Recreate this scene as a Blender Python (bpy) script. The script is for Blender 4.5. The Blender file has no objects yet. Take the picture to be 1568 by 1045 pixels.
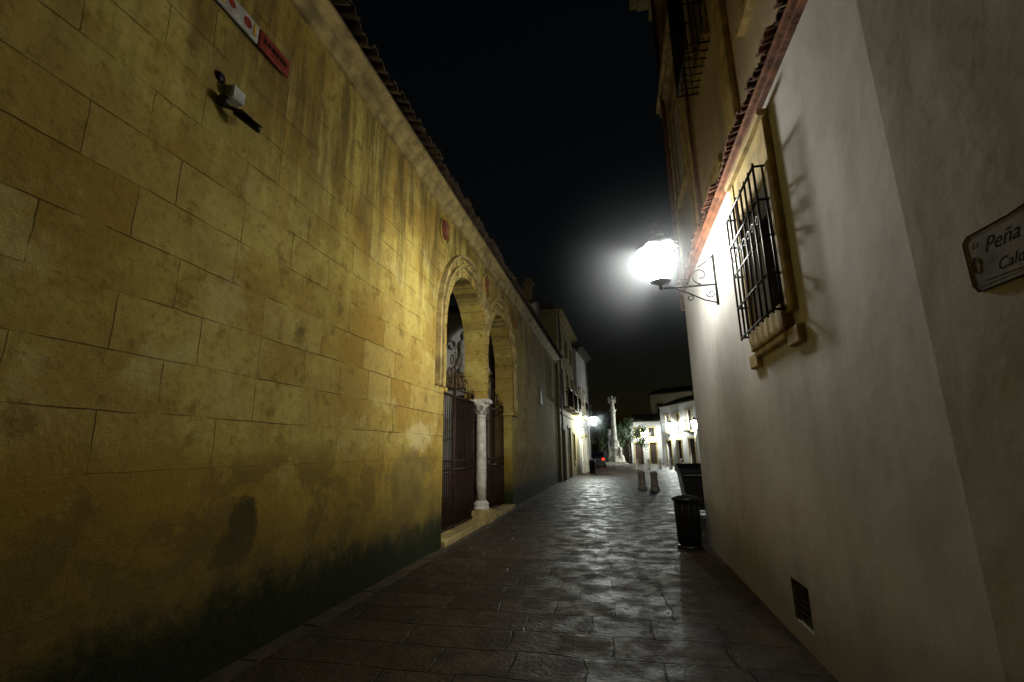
import bpy, bmesh, math, random
from mathutils import Vector, Matrix
random.seed(7)
S=bpy.context.scene
COL=S.collection
# ------------------------------------------------------------ node helpers
class NT:
    def __init__(s,name):
        s.mat=bpy.data.materials.new(name); s.mat.use_nodes=True
        s.nt=s.mat.node_tree; s.nt.nodes.clear()
        s.out=s.nt.nodes.new('ShaderNodeOutputMaterial')
    def n(s,t,**kw):
        nd=s.nt.nodes.new(t)
        for k,v in kw.items(): setattr(nd,k,v)
        return nd
    def put(s,sock,v):
        if isinstance(v,bpy.types.NodeSocket): s.nt.links.new(v,sock)
        elif v is not None:
            if hasattr(sock.default_value,'__len__') and not hasattr(v,'__len__'): v=(v,)*len(sock.default_value)
            if hasattr(sock.default_value,'__len__') and len(sock.default_value)==4 and len(v)==3: v=(*v,1)
            sock.default_value=v
    def m(s,op,a,b=None,c=None,clamp=False):
        nd=s.n('ShaderNodeMath',operation=op); nd.use_clamp=clamp
        s.put(nd.inputs[0],a)
        if b is not None: s.put(nd.inputs[1],b)
        if c is not None: s.put(nd.inputs[2],c)
        return nd.outputs[0]
    def mix(s,f,a,b,blend='MIX'):
        nd=s.n('ShaderNodeMix',data_type='RGBA',blend_type=blend)
        s.put(nd.inputs[0],f); s.put(nd.inputs[6],a); s.put(nd.inputs[7],b)
        return nd.outputs[2]
    def noise(s,vec,scale,detail=4,rough=.55,dist=0):
        nd=s.n('ShaderNodeTexNoise'); s.put(nd.inputs['Vector'],vec)
        nd.inputs['Scale'].default_value=scale; nd.inputs['Detail'].default_value=detail
        nd.inputs['Roughness'].default_value=rough; nd.inputs['Distortion'].default_value=dist
        return nd.outputs['Fac']
    def ramp(s,f,lo,hi):
        nd=s.n('ShaderNodeMapRange'); nd.interpolation_type='SMOOTHSTEP'
        s.put(nd.inputs[0],f); s.put(nd.inputs[1],lo); s.put(nd.inputs[2],hi)
        return nd.outputs[0]
    def comb(s,x,y,z):
        nd=s.n('ShaderNodeCombineXYZ')
        s.put(nd.inputs[0],x); s.put(nd.inputs[1],y); s.put(nd.inputs[2],z); return nd.outputs[0]
    def pos(s):
        g=s.n('ShaderNodeNewGeometry'); sp=s.n('ShaderNodeSeparateXYZ')
        s.nt.links.new(g.outputs['Position'],sp.inputs[0])
        return g.outputs['Position'],sp.outputs[0],sp.outputs[1],sp.outputs[2]
    def bsdf(s,color,rough=.8,metal=0,height=None,dist=.02,strength=1,spec=.5):
        b=s.n('ShaderNodeBsdfPrincipled')
        s.put(b.inputs['Base Color'],color); s.put(b.inputs['Roughness'],rough); s.put(b.inputs['Metallic'],metal)
        b.inputs['Specular IOR Level'].default_value=spec
        if height is not None:
            bp=s.n('ShaderNodeBump'); s.put(bp.inputs['Height'],height)
            bp.inputs['Distance'].default_value=dist; bp.inputs['Strength'].default_value=strength
            s.nt.links.new(bp.outputs[0],b.inputs['Normal'])
        s.nt.links.new(b.outputs[0],s.out.inputs[0]); return s.mat

def simple(name,c,rough=.7,metal=0,var=.35,scale=6,bump=.01,spec=.4):
    t=NT(name); P,x,y,z=t.pos()
    n1=t.noise(P,scale,5); n2=t.noise(P,scale*7,3)
    dark=tuple(k*(1-var) for k in c); lite=tuple(min(1,k*(1+var*.6)) for k in c)
    col=t.mix(t.ramp(n1,.3,.7),dark,lite)
    col=t.mix(t.m('MULTIPLY',t.ramp(n2,.45,.8),.3),col,dark)
    return t.bsdf(col,rough,metal,t.m('ADD',n1,t.m('MULTIPLY',n2,.3)),bump,.6,spec)
def emis(name,c,st):
    t=NT(name); e=t.n('ShaderNodeEmission'); t.put(e.inputs[0],c); e.inputs[1].default_value=st
    t.nt.links.new(e.outputs[0],t.out.inputs[0]); return t.mat

# ---- ochre ashlar wall
def ochre():
    t=NT('ochre_ashlar'); P,x,y,z=t.pos()
    big=t.noise(P,.6,5,.6); med=t.noise(P,2.3,6,.65); fine=t.noise(P,16,5,.65); vf=t.noise(P,70,3)
    dy=t.m('MULTIPLY',t.m('SUBTRACT',t.noise(P,2.2,4),.5),.06)
    v=t.comb(t.m('ADD',y,dy),t.m('ADD',z,t.m('MULTIPLY',dy,.5)),0)
    br=t.n('ShaderNodeTexBrick'); t.put(br.inputs['Vector'],v)
    br.offset=.43; br.squash=.72; br.squash_frequency=3
    br.inputs['Scale'].default_value=1; br.inputs['Brick Width'].default_value=.88; br.inputs['Row Height'].default_value=.375
    br.inputs['Mortar Size'].default_value=.005; br.inputs['Mortar Smooth'].default_value=.5; br.inputs['Bias'].default_value=0
    t.put(br.inputs['Color1'],(0,0,0)); t.put(br.inputs['Color2'],(1,1,1)); t.put(br.inputs['Mortar'],(.5,.5,.5))
    mort=br.outputs['Fac']
    rgb=t.n('ShaderNodeRGBToBW'); t.nt.links.new(br.outputs['Color'],rgb.inputs[0]); bv=rgb.outputs[0]
    upper=t.ramp(t.m('ADD',z,t.m('MULTIPLY',med,.6)),1.65,2.1)
    col=t.mix(t.ramp(big,.38,.60),(.32,.20,.034),(.53,.42,.100))
    col=t.mix(t.m('MULTIPLY',t.ramp(med,.42,.64),.65),col,(.33,.20,.030))
    col=t.mix(t.m('MULTIPLY',t.m('MULTIPLY',bv,upper),.40),col,(.58,.49,.16))
    vis=t.m('MULTIPLY',t.m('MULTIPLY',mort,t.m('ADD',t.m('MULTIPLY',upper,.90),.06)),t.ramp(t.noise(P,1.9,4),.38,.58))
    col=t.mix(vis,col,(.09,.05,.012))
    col=t.mix(t.m('MULTIPLY',t.ramp(fine,.48,.72),.45),col,(.21,.14,.030))
    col=t.mix(t.m('MULTIPLY',t.ramp(t.noise(P,5,7,.72),.53,.66),.62),col,(.16,.105,.024))
    # bleached patches
    col=t.mix(t.m('MULTIPLY',t.ramp(t.noise(P,1.1,7,.68,.3),.55,.68),.50),col,(.62,.54,.23))
    # lower render: peeling
    low=t.m('SUBTRACT',1,upper)
    col=t.mix(t.m('MULTIPLY',low,.62),col,(.32,.205,.024))
    col=t.mix(t.m('MULTIPLY',t.m('MULTIPLY',low,t.ramp(t.noise(P,1.7,8,.7,.3),.48,.55)),.70),col,(.18,.12,.030))
    col=t.mix(t.m('MULTIPLY',t.m('MULTIPLY',low,t.ramp(t.noise(P,2.6,8,.7,.2),.58,.64)),.45),col,(.46,.36,.12))
    def blob(cy,cz,ry,rz,wob=.35,sc=4,edge=.15):
        a=t.m('DIVIDE',t.m('SUBTRACT',y,cy),ry); b=t.m('DIVIDE',t.m('SUBTRACT',z,cz),rz)
        d=t.m('SQRT',t.m('ADD',t.m('MULTIPLY',a,a),t.m('MULTIPLY',b,b)))
        d=t.m('ADD',d,t.m('MULTIPLY',t.m('SUBTRACT',t.noise(P,sc,6,.65),.5),wob*2))
        return t.m('SUBTRACT',1,t.ramp(d,1-edge,1+edge))
    col=t.mix(t.m('MULTIPLY',blob(7.1,1.85,.40,.20,1.2,5,.3),.6),col,(.62,.52,.25))
    col=t.mix(t.m('MULTIPLY',blob(6.8,1.2,.7,.42,1.3,4,.3),.6),col,(.17,.13,.045))
    col=t.mix(t.m('MULTIPLY',blob(5.0,4.55,.12,.26,1.2,8,.5),.45),col,(.16,.11,.03))
    col=t.mix(t.m('MULTIPLY',blob(4.05,2.78,.07,.12,1.0,12,.5),.65),col,(.10,.07,.02))
    col=t.mix(t.m('MULTIPLY',blob(3.55,1.05,.16,.20,.6,7,.18),.93),col,(.042,.032,.008))
    col=t.mix(t.m('MULTIPLY',blob(3.46,.86,.20,.15,.7,8,.30),.90),col,(.046,.035,.009))
    # vertical rain streaks under the cornice
    st=t.noise(t.comb(t.m('MULTIPLY',y,3.2),t.m('MULTIPLY',z,.35),0),1.0,6,.65)
    col=t.mix(t.m('MULTIPLY',t.m('MULTIPLY',t.ramp(st,.42,.60),t.ramp(z,2.9,5.6)),.80),col,(.11,.078,.023))
    # algae and damp at the foot
    g=t.m('SUBTRACT',z,t.m('MULTIPLY',t.noise(P,1.5,9,.78),1.3))
    g2=t.m('SUBTRACT',z,t.m('MULTIPLY',t.noise(P,4.0,9,.78),1.05))
    col=t.mix(t.m('MULTIPLY',t.m('SUBTRACT',1,t.ramp(g,.0,.9)),.68),col,(.11,.082,.018))
    col=t.mix(t.m('MULTIPLY',t.m('SUBTRACT',1,t.ramp(g2,-.20,.16)),.8),col,(.026,.028,.010))
    col=t.mix(t.m('MULTIPLY',t.m('SUBTRACT',1,t.ramp(g,-.38,.10)),t.m('ADD',.45,t.m('MULTIPLY',fine,.9))),col,(.015,.020,.007))
    h=t.m('ADD',t.m('MULTIPLY',vis,-1.2),t.m('ADD',t.m('MULTIPLY',med,.8),t.m('ADD',t.m('MULTIPLY',fine,.45),t.m('ADD',t.m('MULTIPLY',bv,t.m('MULTIPLY',upper,.35)),t.m('MULTIPLY',vf,.14)))))
    return t.bsdf(col,.9,0,h,.024,.9,.2)
def plaster(name,c,d,lumps=.02,dirt=.6,fineh=.10):
    t=NT(name); P,x,y,z=t.pos()
    big=t.noise(P,.9,3,.45); med=t.noise(P,3.0,5,.5); fine=t.noise(P,28,4,.6)
    col=t.mix(t.ramp(big,.3,.7),tuple(k*.85 for k in c),c)
    col=t.mix(t.m('MULTIPLY',t.ramp(t.noise(P,2.4,6,.65),.50,.72),.38),col,d)
    col=t.mix(t.m('MULTIPLY',t.ramp(t.noise(t.comb(t.m('MULTIPLY',x,4),t.m('MULTIPLY',y,4),t.m('MULTIPLY',z,.4)),1,5),.48,.72),.32),col,d)
    g=t.m('SUBTRACT',z,t.m('MULTIPLY',t.noise(P,2.0,6,.65),.9))
    col=t.mix(t.m('MULTIPLY',t.m('SUBTRACT',1,t.ramp(g,-.3,.55)),dirt),col,tuple(k*.3 for k in d))
    col=t.mix(t.m('MULTIPLY',t.ramp(fine,.68,.75),.4),col,tuple(k*.5 for k in d))
    h=t.m('ADD',t.m('MULTIPLY',big,2.6),t.m('ADD',t.m('MULTIPLY',med,.8),t.m('MULTIPLY',fine,fineh)))
    return t.bsdf(col,.85,0,h,lumps,.8,.25)
def paving():
    t=NT('stone_paving'); P,x,y,z=t.pos()
    wob=t.m('MULTIPLY',t.m('SUBTRACT',t.noise(P,1.6,4),.5),.16)
    v=t.comb(t.m('ADD',t.m('ADD',x,wob),t.m('MULTIPLY',y,.03)),t.m('ADD',y,wob),0)
    br=t.n('ShaderNodeTexBrick'); t.put(br.inputs['Vector'],v)
    br.offset=.37; br.squash=1.55; br.squash_frequency=3
    br.inputs['Scale'].default_value=1; br.inputs['Brick Width'].default_value=.58; br.inputs['Row Height'].default_value=.47
    br.inputs['Mortar Size'].default_value=.010; br.inputs['Mortar Smooth'].default_value=.8
    t.put(br.inputs['Color1'],(0,0,0)); t.put(br.inputs['Color2'],(1,1,1)); t.put(br.inputs['Mortar'],(.5,.5,.5))
    mort=br.outputs['Fac']; bw=t.n('ShaderNodeRGBToBW'); t.nt.links.new(br.outputs['Color'],bw.inputs[0]); bv=bw.outputs[0]
    big=t.noise(P,.6,5); med=t.noise(P,3,6,.65); fine=t.noise(P,25,5,.65)
    col=t.mix(bv,(.030,.019,.011),(.078,.050,.030))
    col=t.mix(t.m('MULTIPLY',t.ramp(big,.4,.62),.45),col,(.036,.031,.026))
    col=t.mix(t.m('MULTIPLY',t.ramp(med,.42,.62),.60),col,(.018,.012,.008))
    col=t.mix(t.m('MULTIPLY',t.ramp(fine,.5,.75),.35),col,(.085,.062,.040))
    col=t.mix(t.m('MULTIPLY',mort,t.m('MULTIPLY',med,1.3)),col,(.010,.008,.006))
    r=t.m('ADD',.26,t.m('ADD',t.m('MULTIPLY',t.ramp(med,.35,.65),.32),t.m('MULTIPLY',bv,.16)))
    h=t.m('ADD',t.m('MULTIPLY',mort,-1.3),t.m('ADD',t.m('MULTIPLY',bv,.9),t.m('ADD',t.m('MULTIPLY',med,1.4),t.m('MULTIPLY',fine,.5))))
    return t.bsdf(col,r,0,h,.024,.95,.32)
M=dict(
 ochre=ochre(), pave=paving(),
 white=plaster('white_plaster',(.66,.655,.63),(.43,.41,.38),.012,.6,.06),
 upper=plaster('cream_plaster',(.58,.49,.33),(.34,.26,.16),.02),
 ochrep=plaster('ochre_plaster',(.36,.30,.13),(.20,.15,.06),.02),
 dwhite=plaster('whitewash',(.78,.78,.74),(.55,.53,.48),.01,.3),
 cream=simple('painted_surround',(.52,.39,.15),.8,0,.4,5),
 stone=simple('trim_stone',(.40,.31,.12),.85,0,.5,4,.03),
 marble=simple('marble',(.62,.58,.50),.5,0,.3,7,.008),
 tile=simple('terracotta_tile',(.10,.07,.045),.85,0,.6,5,.02),
 rtile=simple('red_tile',(.18,.08,.042),.85,0,.6,5,.02),
 brickred=simple('terracotta_edge',(.24,.095,.042),.85,0,.55,6,.02),
 iron=simple('wrought_iron',(.018,.016,.015),.5,.4,.4,20,.002),
 gate=simple('rusty_gate_iron',(.045,.022,.013),.65,.3,.5,12,.003),
 wood=simple('dark_wood',(.05,.03,.018),.6,0,.4,8,.004),
 glass=simple('dark_glass',(.012,.014,.018),.12,0,.2,3,.001,.6),
 black=simple('black_plastic',(.016,.016,.017),.38,0,.3,10,.002),
 grey=simple('grey_metal',(.30,.30,.30),.45,.4,.3,9,.002),
 whitep=simple('white_plastic',(.50,.49,.46),.5,0,.3,8,.001),
 red=simple('red_paint',(.24,.03,.015),.6,0,.35,9,.002),
 yellow=simple('yellow_paint',(.65,.42,.06),.5,0,.2,9,.002),
 shield=simple('red_stone_shield',(.22,.07,.035),.8,0,.45,12,.01),
 blue=simple('blue_tile',(.08,.17,.24),.35,0,.4,14,.003),
 sign=simple('sign_tile',(.22,.20,.175),.75,0,.4,6,.002,.2),
 ink=simple('ink',(.02,.017,.015),.9,0,.3,6,.001,.05),
 leaf=simple('foliage',(.05,.09,.025),.6,0,.5,3,.01),
 bark=simple('bark',(.08,.06,.04),.9,0,.4,9,.02),
 mon=simple('monument_stone',(.74,.71,.62),.75,0,.35,3,.04),
 carp=simple('car_paint',(.04,.045,.05),.25,.3,.2,3,.001),
 rubber=simple('rubber',(.02,.02,.02),.7,0,.2,9,.003),
 tail=emis('tail_lamp',(1,.02,.01),6),
)
def lampglass(name,st,c=(1,.98,.90)):
    t=NT(name); e=t.n('ShaderNodeEmission'); t.put(e.inputs[0],c); e.inputs[1].default_value=st
    tr=t.n('ShaderNodeBsdfTransparent'); t.put(tr.inputs[0],(.9,.9,.88)); a=t.n('ShaderNodeAddShader')
    t.nt.links.new(e.outputs[0],a.inputs[0]); t.nt.links.new(tr.outputs[0],a.inputs[1]); t.nt.links.new(a.outputs[0],t.out.inputs[0]); return t.mat
M['lglass']=lampglass('frosted_lamp_glass',55)
M['lglass2']=lampglass('frosted_lamp_glass_far',40,(.95,1,.97))
def glowmat(name,d,R,c=(.86,.93,1.0)):
    """scatter volume added round a lamp for lens-like glow, thinning to nothing at R"""
    t=NT(name); tc=t.n('ShaderNodeTexCoord'); ln=t.n('ShaderNodeVectorMath',operation='LENGTH')
    t.nt.links.new(tc.outputs['Object'],ln.inputs[0])
    f=t.m('SUBTRACT',1,t.m('DIVIDE',ln.outputs['Value'],R),clamp=True)
    dn=t.m('MULTIPLY',t.m('POWER',f,3.2),d)
    vs=t.n('ShaderNodeVolumeScatter'); t.put(vs.inputs[0],c); t.put(vs.inputs['Density'],dn); vs.inputs['Anisotropy'].default_value=0
    t.nt.links.new(vs.outputs[0],t.out.inputs['Volume']); return t.mat
# ------------------------------------------------------------ geometry helpers
def empty(name,loc=(0,0,0)):
    e=bpy.data.objects.new(name,None); COL.objects.link(e); e.location=loc; e.empty_display_size=.2; return e
def mk(name,bm,mat,parent=None,smooth=False,mw=None):
    me=bpy.data.meshes.new(name); bmesh.ops.recalc_face_normals(bm,faces=bm.faces); bm.to_mesh(me); bm.free()
    me.materials.append(M[mat] if isinstance(mat,str) else mat)
    if smooth:
        for p in me.polygons: p.use_smooth=True
    o=bpy.data.objects.new(name,me); COL.objects.link(o)
    if mw is not None: o.matrix_world=mw
    if parent is not None: o.parent=parent
    return o
def addbox(bm,x0,x1,y0,y1,z0,z1):
    v=[bm.verts.new(p) for p in [(x0,y0,z0),(x1,y0,z0),(x1,y1,z0),(x0,y1,z0),(x0,y0,z1),(x1,y0,z1),(x1,y1,z1),(x0,y1,z1)]]
    for f in [(0,3,2,1),(4,5,6,7),(0,1,5,4),(1,2,6,5),(2,3,7,6),(3,0,4,7)]: bm.faces.new([v[i] for i in f])
def box(name,x0,x1,y0,y1,z0,z1,mat,parent=None,bev=0,mw=None):
    bm=bmesh.new(); addbox(bm,x0,x1,y0,y1,z0,z1)
    if bev: bmesh.ops.bevel(bm,geom=bm.edges[:],offset=bev,segments=2,affect='EDGES')
    return mk(name,bm,mat,parent,False,mw)
def boxes(name,lst,mat,parent=None,mw=None,bev=0):
    bm=bmesh.new()
    for b in lst: addbox(bm,*b)
    if bev: bmesh.ops.bevel(bm,geom=bm.edges[:],offset=bev,segments=1,affect='EDGES')
    return mk(name,bm,mat,parent,False,mw)
def addtube(bm,pts,r,n=8):
    pts=[Vector(p) for p in pts]; rings=[]
    for i,p in enumerate(pts):
        a=pts[max(i-1,0)]; b=pts[min(i+1,len(pts)-1)]; d=(b-a).normalized()
        u=d.orthogonal().normalized() if i==0 else (u-d*u.dot(d)).normalized()
        w=d.cross(u); rr=r[i] if isinstance(r,(list,tuple)) else r
        rings.append([bm.verts.new(p+(u*math.cos(k*2*math.pi/n)+w*math.sin(k*2*math.pi/n))*rr) for k in range(n)])
    for i in range(len(rings)-1):
        for k in range(n): bm.faces.new([rings[i][k],rings[i][(k+1)%n],rings[i+1][(k+1)%n],rings[i+1][k]])
    bm.faces.new(rings[0][::-1]); bm.faces.new(rings[-1])
def tubes(name,lst,mat,parent=None,n=8,mw=None):
    bm=bmesh.new()
    for pts,r in lst: addtube(bm,pts,r,n)
    return mk(name,bm,mat,parent,True,mw)
def lathe(name,prof,c,mat,parent=None,n=20,smooth=True):
    bm=bmesh.new(); rings=[]
    for r,z in prof: rings.append([bm.verts.new((c[0]+r*math.cos(k*2*math.pi/n),c[1]+r*math.sin(k*2*math.pi/n),c[2]+z)) for k in range(n)])
    for i in range(len(rings)-1):
        for k in range(n): bm.faces.new([rings[i][k],rings[i][(k+1)%n],rings[i+1][(k+1)%n],rings[i+1][k]])
    bm.faces.new(rings[0][::-1]); bm.faces.new(rings[-1])
    return mk(name,bm,mat,parent,smooth)
def prism_x(name,pts,x0,x1,mat,parent=None,mw=None):
    bm=bmesh.new(); a=[bm.verts.new((x0,p[0],p[1])) for p in pts]; b=[bm.verts.new((x1,p[0],p[1])) for p in pts]
    bm.faces.new(a); bm.faces.new(b[::-1]); n=len(pts)
    for i in range(n): bm.faces.new([a[i],b[i],b[(i+1)%n],a[(i+1)%n]])
    return mk(name,bm,mat,parent,False,mw)
def prism_y(name,pts,y0,y1,mat,parent=None,mw=None):
    bm=bmesh.new(); a=[bm.verts.new((p[0],y0,p[1])) for p in pts]; b=[bm.verts.new((p[0],y1,p[1])) for p in pts]
    bm.faces.new(a); bm.faces.new(b[::-1]); n=len(pts)
    for i in range(n): bm.faces.new([a[i],b[i],b[(i+1)%n],a[(i+1)%n]])
    return mk(name,bm,mat,parent,False,mw)
def fmat(p0,p1):
    d=Vector((p1[0]-p0[0],p1[1]-p0[1],0)); L=d.length; d.normalize(); i=Vector((-d.y,d.x,0))
    m=Matrix(((d.x,i.x,0,p0[0]),(d.y,i.y,0,p0[1]),(0,0,1,0),(0,0,0,1))); return m,L
def facade(parent,p0,p1,h,ops,mat,depth=.25,thick=4,frame=None,z0=0,backs=True):
    mw,L=fmat(p0,p1); xs=sorted({0,L}|{o[0] for o in ops}|{o[1] for o in ops}); zs=sorted({z0,h}|{o[2] for o in ops}|{o[3] for o in ops})
    bm=bmesh.new()
    q=lambda pts: bm.faces.new([bm.verts.new(p) for p in pts])
    for i in range(len(xs)-1):
        for j in range(len(zs)-1):
            cx=(xs[i]+xs[i+1])/2; cz=(zs[j]+zs[j+1])/2
            if any(o[0]<cx<o[1] and o[2]<cz<o[3] for o in ops): continue
            q([(xs[i],0,zs[j]),(xs[i+1],0,zs[j]),(xs[i+1],0,zs[j+1]),(xs[i],0,zs[j+1])])
    for o in ops:
        a,b,c,d=o[:4]
        q([(a,0,c),(a,0,d),(a,depth,d),(a,depth,c)]); q([(b,0,c),(b,depth,c),(b,depth,d),(b,0,d)])
        q([(a,0,d),(b,0,d),(b,depth,d),(a,depth,d)]); q([(a,0,c),(a,depth,c),(b,depth,c),(b,0,c)])
    if backs:
        q([(0,0,z0),(0,0,h),(0,thick,h),(0,thick,z0)]); q([(L,0,z0),(L,thick,z0),(L,thick,h),(L,0,h)])
        q([(0,thick,z0),(0,thick,h),(L,thick,h),(L,thick,z0)]); q([(0,0,h),(L,0,h),(L,thick,h),(0,thick,h)])
    bmesh.ops.remove_doubles(bm,verts=bm.verts,dist=1e-4)
    mk('walls',bm,mat,parent,False,mw)
    for o in ops:
        a,b,c,d=o[:4]; box('pane',a,b,depth,depth+.04,c,d,o[4],parent,0,mw)
        bw=.05; cx=(a+b)/2
        boxes('sash',[(a,a+bw,depth-.04,depth-.002,c,d),(b-bw,b,depth-.04,depth-.002,c,d),(a+bw,b-bw,depth-.04,depth-.002,d-bw,d),(cx-.025,cx+.025,depth-.04,depth-.002,c,d-bw),(a+bw,cx-.025,depth-.035,depth-.002,(c+d)/2-.02,(c+d)/2+.02),(cx+.025,b-bw,depth-.035,depth-.002,(c+d)/2-.02,(c+d)/2+.02)],'wood',parent,mw)
        if frame:
            f=.13; p=-.035
            boxes('surround',[(a-f,a,p,.02,c,d),(b,b+f,p,.02,c,d),(a-f-.03,b+f+.03,p-.02,.02,d,d+f)]+([(a-f-.05,b+f+.05,p-.06,.02,c-.09,c)] if c>z0+.3 else []),frame,parent,mw)
    return mw,L
def tile_eave(name,y0,y1,xe,z,run,slope,sgn,parent,r=.085,pitch=.2,mw=None,mat='tile'):
    bm=bmesh.new(); n=int((y1-y0)/pitch)
    for i in range(n):
        yc=y0+(i+.5)*pitch+random.uniform(-.015,.015); dz=random.uniform(-.015,.015); dx=random.uniform(-.04,.04)
        K=7
        for rr,flip,off in ((r,1,0),(r*.8,-1,pitch/2)):
            A=[];B=[];C=[];D=[]
            for k in range(K):
                t=math.pi*k/(K-1); cy=math.cos(t); sz=math.sin(t)*flip
                base=.02 if flip==1 else .07
                for lst,rad,xx,zz in ((A,rr,xe+dx,0),(B,rr*.9,xe+dx-sgn*run,run*slope),(C,rr-.018,xe+dx,0),(D,rr*.9-.018,xe+dx-sgn*run,run*slope)):
                    lst.append(bm.verts.new((xx,yc+off+rad*cy,z+dz+zz+base+rad*sz)))
            for k in range(K-1):
                bm.faces.new([A[k],A[k+1],B[k+1],B[k]]); bm.faces.new([C[k],D[k],D[k+1],C[k+1]]); bm.faces.new([A[k],C[k],C[k+1],A[k+1]])
            bm.faces.new([A[0],B[0],D[0],C[0]]); bm.faces.new([A[-1],C[-1],D[-1],B[-1]])
    return mk(name,bm,mat,parent,False,mw)
def glow_vol(x,y,z,R,d,parent):  # scattering sphere added to imitate lens glare around a lamp
    bm=bmesh.new(); bmesh.ops.create_icosphere(bm,subdivisions=3,radius=R)
    mk('lamp_glow_halo',bm,glowmat('lamp_glow',d,R*.97),parent,False,Matrix.Translation((x,y,z)))

# ------------------------------------------------------------ GROUND
bm=bmesh.new()
v=[bm.verts.new(p) for p in [(-200,-100,0),(200,-100,0),(200,300,0),(-200,300,0)]]; bm.faces.new(v)
mk('stone_pavement_ground',bm,'pave')
bm=bmesh.new(); y=-3.0
while y<25.4:
    L=random.uniform(.7,1.2); w=random.uniform(-.02,.02)
    addbox(bm,-3.2,-2.88+w,y,min(y+L-.012,25.4),-.05,.014+random.uniform(-.004,.004)); y+=L
bmesh.ops.bevel(bm,geom=bm.edges[:],offset=.008,segments=2,affect='EDGES')
mk('stone_kerb',bm,simple('kerb_stone',(.08,.06,.036),.7,0,.5,5,.02))

# ------------------------------------------------------------ LEFT ARCADE WALL
LW=empty('ochre_stone_wall')
WX=-3.05; Y1a,Y1b=8.15,10.90; Y2a,Y2b=11.14,13.92; ZT=6.38; ZC=2.82
def arc(yc,r,zs,a0,a1,n=20): return [(yc+r*math.cos(a0+(a1-a0)*i/n),zs+r*math.sin(a0+(a1-a0)*i/n)) for i in range(n+1)]
c1=(Y1a+Y1b)/2; r1=(Y1b-Y1a)/2; c2=(Y2a+Y2b)/2; r2=(Y2b-Y2a)/2; ZS=3.92
pts=[(-4,0),(Y1a,0)]+arc(c1,r1,ZS,math.pi,0)+[(Y1b,ZC),(Y2a,ZC)]+arc(c2,r2,ZS,math.pi,0)+[(Y2b,0),(25.5,0),(25.5,ZT),(-4,ZT)]
prism_x('wall',pts,WX-.5,WX,'ochre',LW)
ymid=(Y1b+Y2a)/2
def archband(name,yc,ri,ro,zb,side,x1,mat,nseg,gap=.005):
    bm=bmesh.new()
    def cl(yv): return min(yv,ymid-.001) if side<0 else max(yv,ymid+.001)
    def wedge(p):
        q=[(cl(a),b) for a,b in p]
        area=abs(sum(q[i][0]*q[(i+1)%4][1]-q[(i+1)%4][0]*q[i][1] for i in range(4)))
        if area<.0008: return
        A=[bm.verts.new((WX-.01,a,b)) for a,b in q]; B=[bm.verts.new((x1+random.uniform(-.006,.006),a,b)) for a,b in q]
        bm.faces.new(A); bm.faces.new(B[::-1])
        for i in range(4): bm.faces.new([A[i],B[i],B[(i+1)%4],A[(i+1)%4]])
    for i in range(nseg):
        a0=math.pi*i/nseg+gap/ro; a1=math.pi*(i+1)/nseg-gap/ro
        f=lambda r,a:(yc+r*math.cos(a),ZS+r*math.sin(a))
        wedge([f(ri,a0),f(ro,a0),f(ro,a1),f(ri,a1)])
    for s in (-1,1):
        zz=zb if s!=-side else ZC
        n=max(1,round((ZS-zz)/.38)); hh=(ZS-zz)/n
        for k in range(n):
            wedge([(yc+s*ri,zz+k*hh+gap),(yc+s*ro,zz+k*hh+gap),(yc+s*ro,zz+(k+1)*hh-gap),(yc+s*ri,zz+(k+1)*hh-gap)])
    bmesh.ops.remove_doubles(bm,verts=bm.verts,dist=1e-5)
    mk(name,bm,mat,LW)
for nm,yc,r,sd in (('arch',c1,r1,-1),('arch',c2,r2,1)):
    archband(nm+'_voussoirs',yc,r+.002,r+.20,2.75,sd,WX+.04,'ochre',19,.008)
    archband(nm+'_inner_roll',yc,r+.203,r+.25,2.75,sd,WX+.085,'stone',31,.002)
    archband(nm+'_outer_ring',yc,r+.253,r+.40,2.75,sd,WX+.03,'ochre',23,.008)
    archband(nm+'_hood_mould',yc,r+.403,r+.46,2.75,sd,WX+.10,'stone',31,.002)
bm=bmesh.new()
for yc,r in ((c1,r1),(c2,r2)):
    for k in range(1,36):
        a=math.pi*k/36; bmesh.ops.create_icosphere(bm,subdivisions=1,radius=.028,matrix=Matrix.Translation((WX+.045,yc+(r+.10)*math.cos(a),ZS+(r+.10)*math.sin(a))))
    for k in range(1,24):
        a=math.pi*k/24; bmesh.ops.create_icosphere(bm,subdivisions=1,radius=.036,matrix=Matrix.Translation((WX+.035,yc+(r+.325)*math.cos(a) if abs(yc+(r+.325)*math.cos(a)-ymid)>.05 else ymid,ZS+(r+.325)*math.sin(a)))) if (yc+(r+.325)*math.cos(a)-ymid)*(yc-ymid)>0 else None
mk('carved_beads',bm,'stone',LW)
tubes('spandrel_roundel',[([(WX+.02,ymid+.27*math.cos(k*math.pi/12),5.72+.27*math.sin(k*math.pi/12)) for k in range(25)],.035),
  ([(WX+.02,8.0+.24*math.cos(k*math.pi/12),5.78+.26*math.sin(k*math.pi/12)) for k in range(25)],.022)],'ochre',LW)
boxes('imposts',[(WX-.5,WX+.06,Y1a-.01,Y1a+.05,2.66,2.75),(WX-.5,WX+.07,Y2b-.05,Y2b+.48,2.62,2.74)],'ochre',LW,None,.02)
prof=[(WX-.02,6.18),(WX+.05,6.18),(WX+.05,6.24),(WX+.12,6.30),(WX+.12,6.36),(WX+.22,6.44),(WX+.22,6.50),(WX-.45,6.50),(WX-.45,6.385),(WX-.02,6.385)]
prism_y('cornice',prof,-4,25.5,'stone',LW)
tile_eave('eave_tiles',-3,25.5,-2.68,6.50,.95,.36,1,LW)
box('roof_bed',-3.62,-2.83,-4,25.5,6.502,6.53,'tile',LW)
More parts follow.
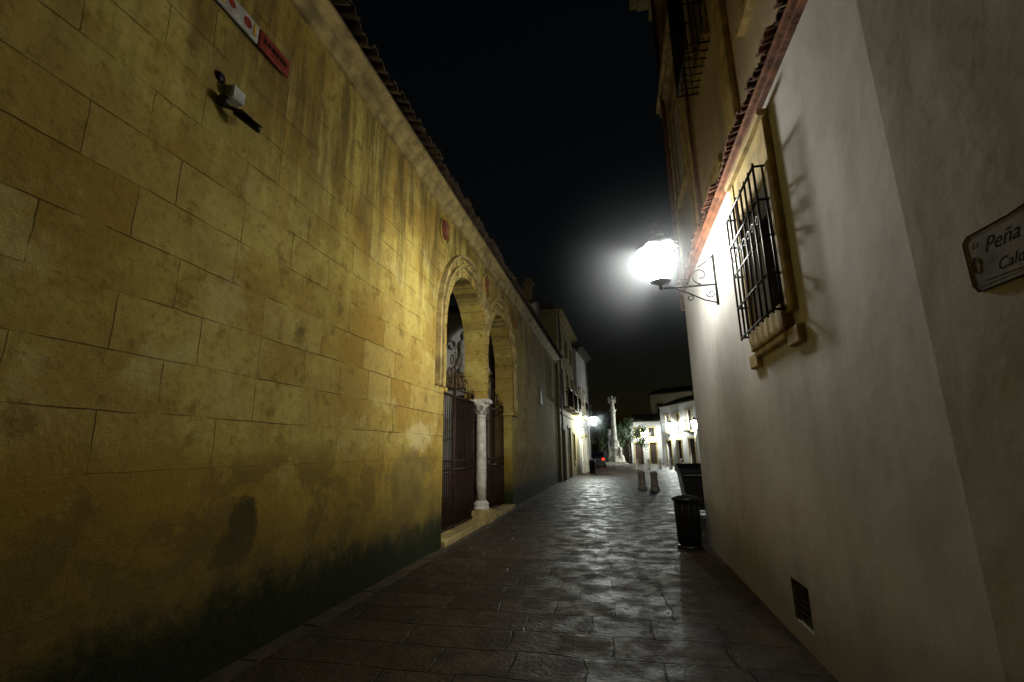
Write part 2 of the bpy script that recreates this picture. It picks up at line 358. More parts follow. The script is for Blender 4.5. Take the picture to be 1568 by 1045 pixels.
prism_y('roof_slope',[(-3.62,6.53),(-2.95,6.53),(-3.62,6.8)],-4,25.5,'tile',LW)
boxes('threshold',[(-3.5,-2.98,Y1a+.01,10.80,0,.12),(-3.5,-2.98,11.26,Y2b-.01,0,.12)],'stone',LW,None,.015)
box('column_pedestal',-3.42,-2.93,10.80,11.26,0,.30,'stone',LW,.02)
MC=empty('marble_column')
lathe('base',[(.19,0),(.19,.05),(.165,.07),(.18,.10),(.18,.14),(.14,.17),(.13,.20)],(-3.17,11.03,.30),'marble',MC)
lathe('shaft',[(.122,0),(.125,.5),(.118,1.2),(.108,1.88)],(-3.17,11.03,.50),'marble',MC,24)
lathe('capital_bell',[(.108,0),(.128,.02),(.125,.05),(.115,.06),(.13,.16),(.16,.28),(.20,.34)],(-3.17,11.03,2.38),'marble',MC,16)
bm=bmesh.new()
for row,(zz,rr,nn) in enumerate(((2.44,.125,8),(2.54,.145,8))):
    for k in range(nn):
        a=2*math.pi*(k+row*.5)/nn; u=Vector((math.cos(a),math.sin(a),0)); w=Vector((-u.y,u.x,0)); c=Vector((-3.17,11.03,zz))
        p=[c+u*rr-w*.04,c+u*rr+w*.04,c+u*(rr+.02)+w*.045+Vector((0,0,.07)),c+u*(rr+.07)+w*.01+Vector((0,0,.12)),c+u*(rr+.07)-w*.01+Vector((0,0,.12)),c+u*(rr+.02)-w*.045+Vector((0,0,.07))]
        bm.faces.new([bm.verts.new(x) for x in p])
r_=bmesh.ops.solidify(bm,geom=bm.faces[:],thickness=.012)
mk('capital_leaves',bm,'marble',MC)
box('abacus',-3.40,-2.94,10.84,11.22,2.72,2.818,'marble',MC,.015)
def shield(yc,zc,s=.2):
    o=[( -1,1.25),(-.5,1.15),(0,1.35),(.5,1.15),(1,1.25),(.92,.2),(.75,-.6),(.35,-1.1),(0,-1.35),(-.35,-1.1),(-.75,-.6),(-.92,.2)]
    e=empty('heraldic_shield'); prism_x('shield_plate',[(yc+a*s,zc+b*s) for a,b in o],WX-.01,WX+.06,'shield',e)
    prism_x('shield_field',[(yc+a*s*.7,zc+b*s*.7) for a,b in o],WX+.061,WX+.075,'brickred',e)
shield(8.0,5.78,.14); shield(ymid,5.72,.13); shield(14.6,5.65,.13)
# ------------------------------------------------------------ gates
def gate(ya,yb):
    g=empty('iron_gate'); x=-3.32; L=[]; n=int((yb-ya)/.115)
    for i in range(n+1):
        yy=ya+.03+(yb-ya-.06)*i/n; mid=abs(yy-(ya+yb)/2)/((yb-ya)/2)
        L.append(([(x,yy,.14),(x,yy,2.72)],.011))
        L.append(([(x,yy,2.80),(x,yy,3.05+.35*(1-mid))],[.010,.004]))
        if i<n: L.append(([(x,yy+.055,.14),(x,yy+.055,1.2)],.009))
    for zz,r in ((.16,.025),(1.25,.028),(1.42,.02),(2.74,.03),(2.9,.02)):
        L.append(([(x+.01,ya,zz),(x+.01,yb,zz)],r))
    for yy in (ya+.03,(ya+yb)/2-.03,(ya+yb)/2+.03,yb-.03): L.append(([(x,yy,.12),(x,yy,2.9)],.03))
    ym=(ya+yb)/2
    for s in (-1,1):
        for cx,cz,R,t0,t1 in ((.28,3.12,.22,0,5.5),(.72,3.05,.16,.5,6),(.16,3.5,.14,-1,4.5)):
            L.append(([(x,ym+s*(cx+R*(1-.1*k/3)*math.cos(t0+(t1-t0)*k/20)*(1-.5*k/20)),cz+R*math.sin(t0+(t1-t0)*k/20)*(1-.5*k/20)) for k in range(21)],.014))
    for i in range(n): 
        yy=ya+.03+(yb-ya-.06)*(i+.5)/n
        L.append(([(x,yy+.04*math.cos(k*math.pi/4),1.335+.04*math.sin(k*math.pi/4)) for k in range(9)],.006))
    L.append(([(x,ym,2.9),(x,ym,3.85)],[.02,.006])); L.append(([(x,ym-.1,3.68),(x,ym+.1,3.68)],.01))
    tubes('bars',L,'gate',g,6)
    boxes('kick_panels',[(x-.012,x-.004,ya+.06,ym-.06,.18,.75),(x-.012,x-.004,ym+.06,yb-.06,.18,.75)],'gate',g)
gate(Y1a,Y1b); gate(Y2a,Y2b)
# ------------------------------------------------------------ courtyard portal behind gates
PT=empty('courtyard_portal'); Yp=14.75; pc=-4.75
boxes('courtyard_wall',[(-12,pc-.55,Yp,Yp+.4,0,6.2),(pc+.55,-3.58,Yp,Yp+.4,0,6.2),(pc-.55,pc+.55,Yp,Yp+.4,3.4,6.2)],'dwhite',PT)
box('door',pc-.55,pc+.55,Yp+.25,Yp+.3,0,3.4,'wood',PT)
for xx in (pc-.8,pc+.8):
    lathe('portal_column',[(.18,0),(.18,.3),(.13,.35),(.14,1.5),(.11,3.2),(.17,3.35),(.2,3.6)],(xx,Yp-.2,0),'marble',PT,14)
    lathe('finial',[(.16,0),(.16,.12),(.06,.2),(.15,.4),(.17,.5),(.08,.65),(.03,.9),(.07,.98),(.02,1.1)],(xx,Yp-.15,4.05),'marble',PT,12)
boxes('entablature',[(pc-1.08,pc+1.08,Yp-.38,Yp-.001,3.6,3.78),(pc-1,pc+1,Yp-.3,Yp-.001,3.78,3.95),(pc-1.15,pc+1.13,Yp-.45,Yp-.001,3.95,4.05)],'stone',PT)
L=[]
for s in (-1,1):
    L.append(([(pc+s*(.7-.6*math.sin(k/12*1.5)),Yp-.15,4.1+.8*(1-math.cos(k/12*1.5))) for k in range(13)],.08))
    L.append(([(pc+s*(.42+.2*math.cos(k*.4)*(1-k/22)),Yp-.2,5.05+.2*math.sin(k*.4)*(1-k/22)) for k in range(18)],.04))
tubes('broken_pediment',L,'marble',PT)
lathe('niche_figure',[(.2,0),(.2,.15),(.14,.3),(.17,.7),(.2,1.0),(.08,1.15),(.11,1.3),(.02,1.45)],(pc,Yp-.15,4.1),'marble',PT,12)
box('courtyard_back',-12.3,-12,-4,17.5,0,6.2,'ochrep',PT)
# ------------------------------------------------------------ house behind the wall
HB=empty('gabled_house')
prism_x('gable_block',[(20.5,0),(25.4,0),(25.4,8.6),(24.4,9.5),(20.5,8.1)],-9,-3.75,'dwhite',HB)
prism_x('tile_roof',[(20.3,8.05),(24.4,9.53),(24.4,9.65),(20.3,8.17)],-9.1,-3.65,'tile',HB)
boxes('chimney',[(-4.6,-4.1,24.4,24.9,8.9,10.6),(-4.65,-4.05,24.35,24.95,10.6,10.7),(-4.5,-4.2,24.5,24.8,10.7,11)],'ochrep',HB)
# ------------------------------------------------------------ left building beyond
B2=empty('ochre_town_house')
ops=[(.7,1.7,0,2.7,'wood'),(3.2,4.3,0,2.9,'wood'),(5.6,6.6,.9,2.6,'glass'),(.8,1.7,4.0,6.2,'glass'),(3.2,4.2,4.0,6.2,'glass'),(5.7,6.6,4.0,6.2,'glass'),(.9,1.6,7.2,8.3,'glass'),(3.3,4.1,7.2,8.3,'glass'),(5.8,6.5,7.2,8.3,'glass')]
mw,L_=facade(B2,(-2.95,25.52),(-2.75,33.2),9.2,ops,'ochrep',.25,6,'stone')
def balcony(parent,mw,x0,x1,z,out=.5,h=1.0,mat='iron'):
    box('balcony_slab',x0,x1,-out,.0,z-.12,z,'stone',parent,0,mw)
    L=[([(x0+.02,-out+.02,z+h),(x1-.02,-out+.02,z+h)],.02),([(x0+.02,0,z+h),(x0+.02,-out+.02,z+h)],.02),([(x1-.02,0,z+h),(x1-.02,-out+.02,z+h)],.02)]
    n=int((x1-x0)/.12)
    for i in range(n+1):
        xx=x0+.02+(x1-x0-.04)*i/n; L.append(([(xx,-out+.02,z),(xx,-out+.02,z+h)],.009))
    for i in range(1,4):
        for xx in (x0+.02,x1-.02): L.append(([(xx,-out*i/4,z),(xx,-out*i/4,z+h)],.009))
    tubes('balcony_railing',L,mat,parent,5,mw)
balcony(B2,mw,.5,2.0,3.95); balcony(B2,mw,2.9,4.5,3.95); balcony(B2,mw,5.4,6.9,3.95)
boxes('string_course',[(0,L_,-.08,-.001,3.5,3.6),(0,L_,-.18,-.001,9.0,9.2),(-.1,L_,-.35,3,9.202,9.35)],'stone',B2,mw)
prism_x('tile_roof',[(25.4,9.36),(33.3,9.36),(33.3,9.8),(25.4,9.8)],-9,-3.2,'tile',B2)
tubes('downpipe',[([(.15,-.1,0),(.15,-.1,9)],.05)],'grey',B2,8,mw)
B3=empty('white_town_house')
mw,L_=facade(B3,(-2.55,33.25),(-2.2,38),8.7,[(.5,1.4,0,2.5,'wood'),(.5,1.4,3.9,5.9,'glass'),(2.6,3.6,0,2.6,'wood'),(2.6,3.5,3.9,5.9,'glass')],'dwhite',.2,6,'cream')
balcony(B3,mw,.3,1.6,3.85); balcony(B3,mw,2.4,3.7,3.85)
boxes('eave',[(-.15,L_+.3,-.45,2,8.702,8.85),(-.1,L_+.2,-.2,-.001,8.5,8.7)],'tile',B3,mw)
tubes('downpipe',[([(L_-.1,-.08,0),(L_-.1,-.08,8.5)],.05)],'whitep',B3,8,mw)
TP=empty('tile_plaque'); box('plaque_tile',WX-.01,WX+.03,19.4,20.0,3.5,4.1,'blue',TP,.006); boxes('plaque_frame',[(WX,WX+.04,19.34,19.4,3.44,4.16),(WX,WX+.04,20.0,20.06,3.44,4.16),(WX,WX+.04,19.4,20,4.1,4.16),(WX,WX+.04,19.4,20,3.44,3.5)],'stone',TP)

# ------------------------------------------------------------ RIGHT WHITE WALL
RW=empty('white_plaster_house')
XR=1.4
RWops=[(4.2,5.15,2.72,3.86,'glass'),(4.2,4.6,.17,.50,'black')]
mw,L_=facade(RW,(XR,9.1),(XR,2.42),4.46,RWops,'white',.22,.28)
prism_pts=[(XR,2.42),(1.62,-.4),(1.85,-4),(3,-4),(3,2.42)]
bm=bmesh.new(); a=[bm.verts.new((p[0],p[1],0)) for p in prism_pts]; b=[bm.verts.new((p[0],p[1],7)) for p in prism_pts]
bm.faces.new(a); bm.faces.new(b)
for i in range(5): bm.faces.new([a[i],a[(i+1)%5],b[(i+1)%5],b[i]])
mk('near_wall',bm,'white',RW)
def wy(y0,y1,z0,z1,p=.05,x=None): return (XR-p,XR+.01,y0,y1,z0,z1)
sur=[wy(3.82,3.945,2.62,4.32),wy(4.905,5.05,2.62,4.32),wy(3.947,4.903,3.865,4.32,.04),
     wy(3.947,4.903,2.50,2.715,.08),wy(3.76,4.0,2.36,2.50,.05),wy(4.85,5.11,2.36,2.50,.05),wy(4.0,4.85,2.44,2.498,.06),wy(3.80,5.07,4.322,4.38,.09)]
boxes('window_surround',sur,'cream',RW,None,.012)
WG=[]
gx=XR-.14; ya,yb,za,zb=3.93,4.93,2.66,3.92
for i in range(8): WG.append(([(gx,ya+(yb-ya)*i/7,za-.03),(gx,ya+(yb-ya)*i/7,zb+.03)],.010))
for zz in (za,za+.3,za+.63,za+.95,zb):
    WG.append(([(gx,ya,zz),(gx,yb,zz)],.011))
    for yy in (ya,yb): WG.append(([(gx,yy,zz),(XR+.02,yy,zz)],.011))
for yy in (ya,yb):
    WG.append(([(XR-.07,yy,za),(XR-.07,yy,zb)],.009))
for i in range(7):
    yy=ya+(yb-ya)*(i+.5)/7
    WG.append(([(gx,yy+.035*math.cos(k*math.pi/4),za+.8+.035*math.sin(k*math.pi/4)) for k in range(9)],.006))
tubes('window_grille',WG,'iron',RW,6)
tubes('shutter_lines',[([(XR+.21,3.99+.06*k,2.75),(XR+.21,3.99+.06*k,3.83)],.006) for k in range(15)],'wood',RW,4)
tubes('vent_slats',[([(XR+.03,4.5,.2+.05*k),(XR+.03,4.9,.2+.05*k)],.008) for k in range(7)],'iron',RW,4)
boxes('eave_course',[(XR-.05,XR+.3,2.3,9.14,4.462,4.50)],'brickred',RW,None,.004)
boxes('eave_course_upper',[(XR-.09,XR+.3,2.3,9.16,4.502,4.55)],'brickred',RW,None,.004)
tile_eave('eave_tiles',2.2,9.15,XR-.13,4.54,.45,.3,-1,RW,.052,.135,None,'rtile')
# upper building
UB=empty('cream_tall_house'); XU=1.72
ops=[(3.7,4.6,7.7,9.9,'glass'),(.9,1.8,7.0,9.2,'glass'),(6.3,7.3,6.3,8.6,'glass'),(3.6,4.5,11,13,'glass'),(.9,1.8,10.6,12.4,'glass'),(3.6,4.4,4.75,5.6,'glass')]
mw,L_=facade(UB,(XU,11.1),(XU,2.44),13.6,ops,'upper',.25,6,'cream')
boxes('pilasters',[(0,.35,-.09,-.001,4.7,9.95),(2.35,2.75,-.08,-.001,4.7,9.95),(5.2,5.6,-.08,-.001,4.7,9.95),(0,.35,-.06,-.001,10.3,13)],'cream',UB,mw,.01)
boxes('cornices',[(-.1,L_,-.14,-.001,9.95,10.1),(-.16,L_,-.22,-.001,10.102,10.25),(-.1,L_,-.2,-.001,13.0,13.2),(-.3,L_,-.45,1,13.6,13.8),(-.4,L_,-.65,1,13.802,13.95)],'cream',UB,mw,.01)
pp=simple('pipe_paint',(.20,.10,.06),.6,0,.4,7,.004)
tubes('downpipe',[([(.5,-.13,4.6),(.5,-.13,13)],.05),([(3.0,-.07,4.7),(3.0,-.07,9.9)],.03)],pp,UB,8,mw)
cg=[]; z0,z1=7.55,9.8
for i in range(11):
    xx=3.6+1.1*i/10; cg.append(([(xx,-.34,z0),(xx,-.34,z1)],.012))
for k in range(4):
    for xx in (3.6,4.7): cg.append(([(xx,-.34*k/4,z0),(xx,-.34*k/4,z1)],.012))
for zz in (z0,z0+.75,z0+1.5,z1):
    cg+= [([(3.6,0,zz),(3.6,-.34,zz),(4.7,-.34,zz),(4.7,0,zz)],.016)]
for i in range(8): cg.append(([(3.6+1.1*i/7,0,z0),(3.6+1.1*i/7,-.34,z0)],.012))
tubes('window_cage',cg,'iron',UB,6,mw)
cab=[([(XU-.03,2.6+.35*k,4.98+.05*math.cos(k*.9)) for k in range(24)],.012),([(XU-.03,2.6+.35*k,5.12-.04*math.cos(k*.7)) for k in range(24)],.008)]
tubes('cables',cab,'black',UB,5)
# ------------------------------------------------------------ sign on near wall
def nearx(y): return XR+(2.42-y)*(.22/2.82)
SG=empty('painted_wall_sign')
sm,_=fmat((nearx(2.13),2.13),(nearx(1.5),1.5))
sm=sm@Matrix.Translation((0,0,-.02))
o=[(0,2.23),(.02,2.20),(.56,2.20),(.58,2.23),(.58,2.41),(.555,2.43),(.36,2.43),(.29,2.438),(.22,2.43),(.025,2.43),(0,2.41)]
prism_y('sign_board',o,-.008,-.001,'sign',SG,sm)
ins=[(a*.94+.0174,(b-2.32)*.86+2.32) for a,b in o]
tubes('sign_border',[([(a,-.0082,b) for a,b in o+[o[0]]],.0022),([(a,-.0077,b) for a,b in ins+[ins[0]]],.0009)],'ink',SG,5,sm)
def text(s,x,z,size):
    cu=bpy.data.curves.new('lettering','FONT'); cu.body=s; cu.size=size; cu.extrude=0; cu.shear=.45
    ob=bpy.data.objects.new('lettering',cu); COL.objects.link(ob); cu.materials.append(M['ink'])
    ob.matrix_world=sm@Matrix.Translation((x,-.0083,z))@Matrix.Rotation(math.pi/2,4,'X'); ob.parent=SG
text('La',.035,2.37,.035); text('Peña',.085,2.335,.080); text('Calderería',.12,2.25,.060)
sw=[(.04+.022*math.cos(k*.5)*(1-k/40),-.008,2.30+.04*math.sin(k*.5)*(1-k/40)) for k in range(22)]
tubes('flourish',[(sw,.0012),([(.06,-.008,2.235),(.2,-.008,2.228),(.5,-.008,2.235)],.0011)],'ink',SG,5,sm)
# ------------------------------------------------------------ lanterns
def lantern(name,cx,cy,cz,wx,wy_,power,r=.2,color=(1,.97,.89),glass='lglass',lr=.05,spots=(),mr=0,md=.05,drop=.11,rs=1.10):
    e=empty(name); h=r*2.1; n=6
    bm=bmesh.new(); fr=[]
    top=[(cx+r*math.cos(a),cy+r*math.sin(a),cz) for a in [math.pi/6+k*math.pi/3 for k in range(n)]]
    bot=[(cx+r*.6*math.cos(a),cy+r*.6*math.sin(a),cz-h) for a in [math.pi/6+k*math.pi/3 for k in range(n)]]
    T=[bm.verts.new(p) for p in top]; B=[bm.verts.new(p) for p in bot]
    for k in range(n): bm.faces.new([T[k],T[(k+1)%n],B[(k+1)%n],B[k]])
    mk('glass_panes',bm,glass,e)
    for k in range(n):
        fr.append(([top[k],bot[k]],.004)); fr.append(([top[k],top[(k+1)%n]],.009)); fr.append(([bot[k],bot[(k+1)%n]],.008))
    tubes('lantern_frame',fr,'iron',e,5)
    lathe('lantern_roof',[(r*rs,.0),(r*(rs+.02),.02),(r*.9,.06),(r*.5,.12),(r*.38,.18),(r*.42,.20),(r*.22,.25),(.03,.28),(.025,.31),(.04,.34),(.006,.40)],(cx,cy,cz+.005),'iron',e,6,False)
    lathe('lantern_base',[(.02,-.12),(.035,-.09),(.02,-.06),(r*.5,-.02),(r*.62,0)],(cx,cy,cz-h),'iron',e,12)
    W=Vector((wx,wy_,0)); C=Vector((cx,cy,0)); d=(C-W); D=d.length; d.normalize()
    P=lambda t,z:(W.x+d.x*t,W.y+d.y*t,z)
    zb=cz-h-.10
    br=[([P(0,zb),P(D,zb)],.014),([P(.015,zb-.28),P(.015,zb+.42)],.016),
        ([P(.02,zb-.25),P(D*.25,zb-.20),P(D*.5,zb-.10),P(D*.75,zb-.01)],.010)]
    for (t,z,R,s,t0) in ((D*.28,zb+.14,.12,1,-1.57),(D*.12,zb-.12,.06,-1,0),(D*.55,zb+.07,.055,1,-1.57),(D*.5,zb-.16,.05,1,1.57)):
        br.append(([P(t+R*math.cos(t0+s*k*.35)*(1-k/26),z+R*math.sin(t0+s*k*.35)*(1-k/26)) for k in range(20)],.008))
    br.append(([P(.02,zb+.40),P(D*.15,zb+.33),P(D*.3,zb+.26)],.009))
    tubes('iron_bracket',br,'iron',e,6)
    def lamp(kind,pw,dirv=None,ang=0):
        li=bpy.data.lights.new('bulb',kind); li.energy=pw; li.color=color; li.shadow_soft_size=lr
        lo=bpy.data.objects.new('bulb',li); COL.objects.link(lo); lo.location=(cx,cy,cz-drop); lo.parent=e
        if kind=='SPOT':
            li.spot_size=math.radians(ang); li.spot_blend=1
            lo.rotation_euler=Vector(dirv).to_track_quat('-Z','Y').to_euler()
    lamp('POINT',power)
    for s in spots: lamp('SPOT',*s)
    if mr: glow_vol(cx,cy,cz-.2,mr,md,e)
    return e
lantern('wall_lantern',.70,6.32,4.28,XR,6.32,12,.23,lr=.09,drop=.09,rs=1.2,
        spots=((760,(-3.75,2.9,-.4),128),(250,(.62,-2.6,-.1),90)),mr=2.0,md=.17)
lantern('wall_lantern',-1.55,33.0,3.75,-2.55,33.3,700,.26,(.92,1,.95),'lglass2',mr=1.6,md=.12)
lantern('wall_lantern',2.9,56.6,3.5,2.9,57.6,500,.3,(.92,1,.95),'lglass2')
lantern('wall_lantern',5.25,50.3,4.1,5.8,50.9,900,.34,(.92,1,.95),'lglass2',mr=2.2,md=.10)
lantern('wall_lantern',7.0,46.6,4.1,7.7,47.2,700,.32,(.95,1,.95),'lglass2')
# ------------------------------------------------------------ cctv + banner on left wall
CC=empty('cctv_camera'); x=WX
box('junction_box',x-.01,x+.09,2.80,2.94,4.52,4.64,'whitep',CC,.01)
tubes('arm',[([(x,2.86,4.47),(x+.09,2.87,4.43),(x+.14,2.92,4.40)],.018),([(x,2.74,4.66),(x+.02,2.74,4.66)],.045)],'black',CC)
tubes('housing',[([(x+.09,2.84,4.40),(x+.18,2.99,4.34),(x+.20,3.02,4.33)],[.030,.035,.037])],'black',CC,14)
box('sunshield',x+.09,x+.18,2.82,3.04,4.380,4.388,'black',CC,.002)
lathe('bracket_dome',[(.045,-.03),(.045,.02),(.03,.05)],(x+.05,2.76,4.44),'black',CC,14)
BN=empty('hanging_sign_banner')
boxes('white_panel',[(x+.03,x+.06,2.0,3.02,5.26,5.44)],'whitep',BN,None,.006)
boxes('red_panel',[(x+.028,x+.062,3.03,3.44,5.26,5.44)],'red',BN,None,.006)
boxes('bracket',[(x-.01,x+.03,2.4,2.44,5.30,5.42),(x-.01,x+.03,3.2,3.24,5.30,5.42)],'iron',BN)
bm=bmesh.new()
for cy,cz,R in ((2.88,5.35,.05),(2.70,5.36,.04),(2.5,5.35,.055),(2.3,5.35,.05)):
    vs=[bm.verts.new((x+.063,cy+R*math.cos(k*.5236),cz+R*math.sin(k*.5236))) for k in range(12)]; bm.faces.new(vs)
mk('red_roundels',bm,'red',BN)
boxes('yellow_strip',[(x+.061,x+.065,2.58,2.63,5.28,5.42),(x+.061,x+.065,2.95,2.98,5.28,5.42)],'yellow',BN)
boxes('dark_lettering',[(x+.063,x+.067,3.08+.055*k,3.115+.055*k,5.33,5.38) for k in range(6)],'black',BN)
# ------------------------------------------------------------ street furniture
LB=empty('litter_bin')
c=(1.07,8.85,0)
lathe('bin_body',[(.17,.05),(.18,.06),(.205,.72),(.205,.74)],c,'black',LB,24)
lathe('bin_lid',[(.235,.74),(.245,.76),(.24,.79),(.12,.82),(.03,.83)],c,'black',LB,24)
lathe('bin_foot',[(.21,0),(.21,.03),(.12,.05)],c,'black',LB,20)
tubes('bin_ribs',[([(c[0]+(.182)*math.cos(a),c[1]+.182*math.sin(a),.08),(c[0]+.207*math.cos(a),c[1]+.207*math.sin(a),.7)],.005) for a in [k*.524 for k in range(12)]],'black',LB,5)
DC=empty('waste_container')
prism_y('container_body',[(1.62,.12),(2.5,.12),(2.62,1.0),(1.5,1.0)],13,13.9,'black',DC)
prism_x('container_lid',[(12.95,1.0),(13.95,1.0),(13.9,1.12),(13.5,1.22),(13.0,1.1)],1.46,2.66,'black',DC)
tubes('container_wheels',[([(1.66,yy,.08),(1.72,yy,.08)],.08) for yy in (13.15,13.75)]+[([(2.4,yy,.08),(2.46,yy,.08)],.08) for yy in (13.15,13.75)],'rubber',DC,12)
tubes('container_handle',[([(1.55,12.95,.9),(1.55,12.88,.95),(2.55,12.88,.95),(2.55,12.95,.9)],.018)],'grey',DC)
def bollard(x,y,h=.75,r=.15):
    lathe('stone_bollard',[(r*1.25,0),(r*1.25,.08),(r,.12),(r*.85,h-.15),(r,h-.12),(r*.9,h-.04),(r*.4,h)],(x,y,0),'marble',None,16)
bollard(.85,20.6); bollard(1.3,20.0)
for k in range(5): bollard(1.4+.9*k,40+.6*k,.8,.12)
SB=empty('litter_bin'); lathe('bin_body',[(.2,0),(.22,.8),(.24,.82),(.1,.9)],(-1.85,34.5,0),'black',SB,16)
lathe('bin_lid',[(.25,.9),(.25,.94),(.05,1.0)],(-1.85,34.5,0),'black',SB,16)
# ------------------------------------------------------------ monument
MN=empty('column_monument'); mx,my=-.35,50.0
boxes('steps',[(mx-1.3,mx+1.3,my-1.3,my+1.3,0,.2),(mx-1.05,mx+1.05,my-1.05,my+1.05,.2,.4)],'mon',MN,None,.02)
lathe('rock_base',[(.98,.4),(.9,.9),(.72,1.1),(.66,1.5),(.75,1.6),(.7,1.75),(.5,1.9),(.42,2.3),(.5,2.38),(.38,2.45)],(mx,my,0),'mon',MN,8,False)
for a in (0,1.57,3.14,4.71): lathe('corner_figure',[(.22,0),(.2,.3),(.15,.5),(.18,.7),(.07,.85),(.1,.95),(.03,1.1)],(mx+.75*math.cos(a+.78),my+.75*math.sin(a+.78),.75),'mon',MN,8)
lathe('shaft',[(.34,2.45),(.3,2.55),(.27,3.5),(.24,5.1),(.3,5.15),(.24,5.2),(.36,5.5),(.38,5.6)],(mx,my,0),'mon',MN,16)
lathe('statue_robe',[(.22,5.6),(.24,5.7),(.16,6.1),(.19,6.45),(.2,6.6),(.07,6.72),(.06,6.76),(.11,6.86),(.11,6.95),(.04,7.05)],(mx,my,0),'mon',MN,12)
prism_y('statue_wings',[(mx-.1,6.1),(mx-.38,6.3),(mx-.42,6.8),(mx-.3,6.95),(mx-.1,6.6),(mx+.1,6.6),(mx+.3,6.95),(mx+.42,6.8),(mx+.38,6.3),(mx+.1,6.1)],my+.1,my+.16,'mon',MN)
tubes('statue_arm',[([(mx+.15,my,6.5),(mx+.3,my-.1,6.35),(mx+.35,my-.1,6.7)],.05)],'mon',MN)
# ------------------------------------------------------------ distant houses
def house(name,p0,p1,h,ops,mat='dwhite',depth=6,bal=()):
    e=empty(name); mw,L=facade(e,p0,p1,h,ops,mat,.2,depth,'cream')
    prism_y('tile_roof',[(-.2,h+.002),(L+.2,h+.002),(L+.2,h+.12),(-.2,h+.12)],-.35,depth,'tile',e,mw)
    bm=bmesh.new(); q=[(-.2,-.35,h+.12),(L+.2,-.35,h+.12),(L+.2,depth,h+.12),(-.2,depth,h+.12),(-.2,depth/2,h+1.1),(L+.2,depth/2,h+1.1)]
    V=[bm.verts.new(a) for a in q]
    for f in ((0,1,5,4),(3,4,5,2),(0,4,3),(1,2,5)): bm.faces.new([V[i] for i in f])
    mk('roof_pitch',bm,'tile',e,False,mw)
    for b in bal: balcony(e,mw,*b)
    return e,mw,L
house('white_house',(4.6,53.5),(9.6,40.5),5.9,[(1,2,0,2.4,'wood'),(3.2,4.1,0,2.4,'wood'),(5.5,6.6,0,2.5,'wood'),(8,9,0,2.5,'wood'),(1.1,1.9,3.3,5,'glass'),(3.3,4.1,3.3,5,'glass'),(5.6,6.4,3.3,5.2,'glass'),(8,8.8,3.3,5.2,'glass'),(10.5,11.4,3.3,5.2,'glass')],'dwhite',5,((.8,2.2,3.25,.4),(5.3,6.8,3.25,.4),(7.7,9.1,3.25,.4)))
house('white_house',(-1.2,60.5),(1.5,60),4.0,[(.6,1.4,0,2.2,'wood')],'dwhite')
house('white_house',(1.52,58.3),(4.9,57.6),4.7,[(.4,1.2,0,2.3,'wood'),(2.1,2.8,0,2.3,'wood'),(.5,1.1,3,4,'glass'),(2.1,2.7,3,4,'glass')],'dwhite')
house('cream_house',(4.4,63),(9.0,60),8.3,[(.8,1.7,5.6,7.2,'glass'),(2.8,3.7,5.6,7.2,'glass')],'upper')
house('cream_house',(9.2,56),(18,48),7.6,[(1,2,5,6.5,'glass'),(4,5,5,6.5,'glass')],'dwhite')
house('white_house',(-14,66),(-1.4,63),4.6,[(1+2*k,1.9+2*k,0,2.3,'wood') for k in range(6)],'dwhite')
def tree(x,y,h,R,seed):
    rnd=random.Random(seed); e=empty('plaza_tree')
    L=[([(x,y,0),(x+.05,y,h*.25),(x-.03,y,h*.5)],[.16,.12,.08])]
    for k in range(6):
        a=k*1.05; L.append(([(x,y,h*.42),(x+R*.35*math.cos(a),y+R*.35*math.sin(a),h*.6),(x+R*.7*math.cos(a),y+R*.7*math.sin(a),h*.78)],[.06,.04,.015]))
    tubes('trunk_and_limbs',L,'bark',e,7)
    bm=bmesh.new(); cl=[]
    for k in range(34):
        a=rnd.uniform(0,6.28); rr=R*math.sqrt(rnd.random())*.85; zz=h*rnd.uniform(.45,.97); f=1-abs(zz/h-.68)*1.6
        cl.append((x+rr*f*math.cos(a),y+rr*f*math.sin(a),zz,rnd.uniform(.25,.5)))
    for cx,cy,cz,cr in cl:
        for j in range(60):
            d=Vector((rnd.gauss(0,1),rnd.gauss(0,1),rnd.gauss(0,1))).normalized()*cr*rnd.uniform(.5,1.1)
            c=Vector((cx,cy,cz))+d; u=Vector((rnd.gauss(0,1),rnd.gauss(0,1),rnd.gauss(0,1))).normalized(); w=u.orthogonal().normalized(); s=.07
            bm.faces.new([bm.verts.new(c+p) for p in (u*s,w*s*.5,-u*s,-w*s*.5)])
    mk('leaves',bm,'leaf',e)
tree(1.1,55.5,5.0,1.2,1); tree(2.5,54.8,4.2,1.0,2); tree(.4,58,4.6,1.1,3); tree(-1.9,58,4.4,1.2,4)
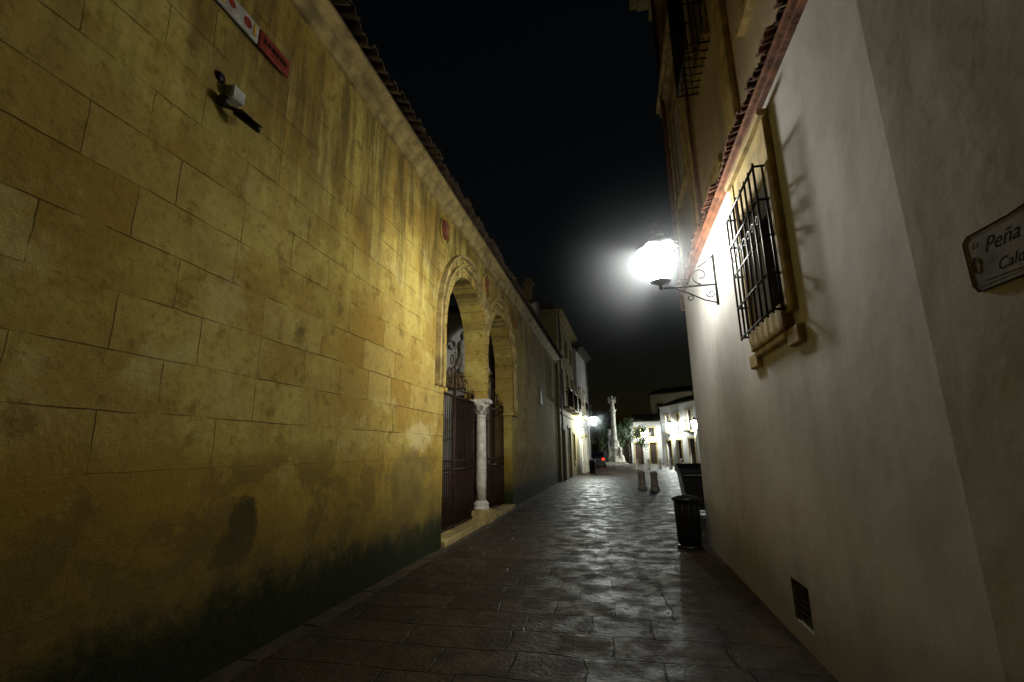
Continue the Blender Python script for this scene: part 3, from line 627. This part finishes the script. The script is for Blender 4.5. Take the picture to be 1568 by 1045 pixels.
# parked car (rear toward camera)
CA=empty('parked_car'); cx,cy=-2.1,45.0
side=[(0,.35),(0,.85),(.15,.95),(.35,1.35),(.9,1.45),(1.9,1.42),(2.6,1.0),(3.7,.88),(3.95,.6),(3.95,.35)]
prism_x('body',[(cy+a,b*.98+.0) for a,b in side],cx-.82,cx+.82,'carp',CA)
prism_x('side_windows',[(cy+.5,1.0),(cy+.6,1.30),(cy+1.85,1.32),(cy+2.35,1.0)],cx-.83,cx+.83,'glass',CA)
bm=bmesh.new(); bm.faces.new([bm.verts.new(p) for p in [(cx-.65,cy+.14,1.0),(cx+.65,cy+.14,1.0),(cx+.6,cy+.31,1.28),(cx-.6,cy+.31,1.28)]]); mk('rear_window',bm,'glass',CA)
boxes('tail_lights',[(cx-.8,cx-.6,cy-.02,cy,.68,.85),(cx+.6,cx+.8,cy-.02,cy,.68,.85)],'tail',CA)
box('bumper',cx-.84,cx+.84,cy-.08,cy-.001,.3,.52,'black',CA,.02)
tubes('wheels',[([(cx+s*.66,cy+yy,.3),(cx+s*.84,cy+yy,.3)],.3) for s in (-1,1) for yy in (.75,3.2)],'rubber',CA,16)
# ------------------------------------------------------------ world
w=bpy.data.worlds.new('World'); S.world=w; w.use_nodes=True; nt=w.node_tree
bg=nt.nodes['Background']; sk=nt.nodes.new('ShaderNodeTexSky'); sk.sky_type='NISHITA'; sk.sun_disc=False
sk.sun_elevation=math.radians(2); sk.sun_rotation=math.radians(200)
nt.links.new(sk.outputs[0],bg.inputs[0]); bg.inputs[1].default_value=.0025
# ------------------------------------------------------------ camera
yaw=math.radians(12.2); t_=math.radians(13.1); rho=math.radians(-.8)
F=Vector((-math.sin(yaw)*math.cos(t_),math.cos(yaw)*math.cos(t_),math.sin(t_)))
R0=Vector((math.cos(yaw),math.sin(yaw),0)); U0=R0.cross(F)
R=R0*math.cos(rho)+U0*math.sin(rho); U=U0*math.cos(rho)-R0*math.sin(rho)
cam=bpy.data.cameras.new('camera'); cam.lens=16.6; cam.sensor_width=36; cam.clip_end=600; cam.clip_start=.05
co=bpy.data.objects.new('camera',cam); COL.objects.link(co)
co.matrix_world=Matrix(((R.x,U.x,-F.x,0),(R.y,U.y,-F.y,0),(R.z,U.z,-F.z,1.6),(0,0,0,1)))
S.camera=co
S.view_settings.view_transform='Standard'; S.view_settings.look='None'; S.view_settings.exposure=0
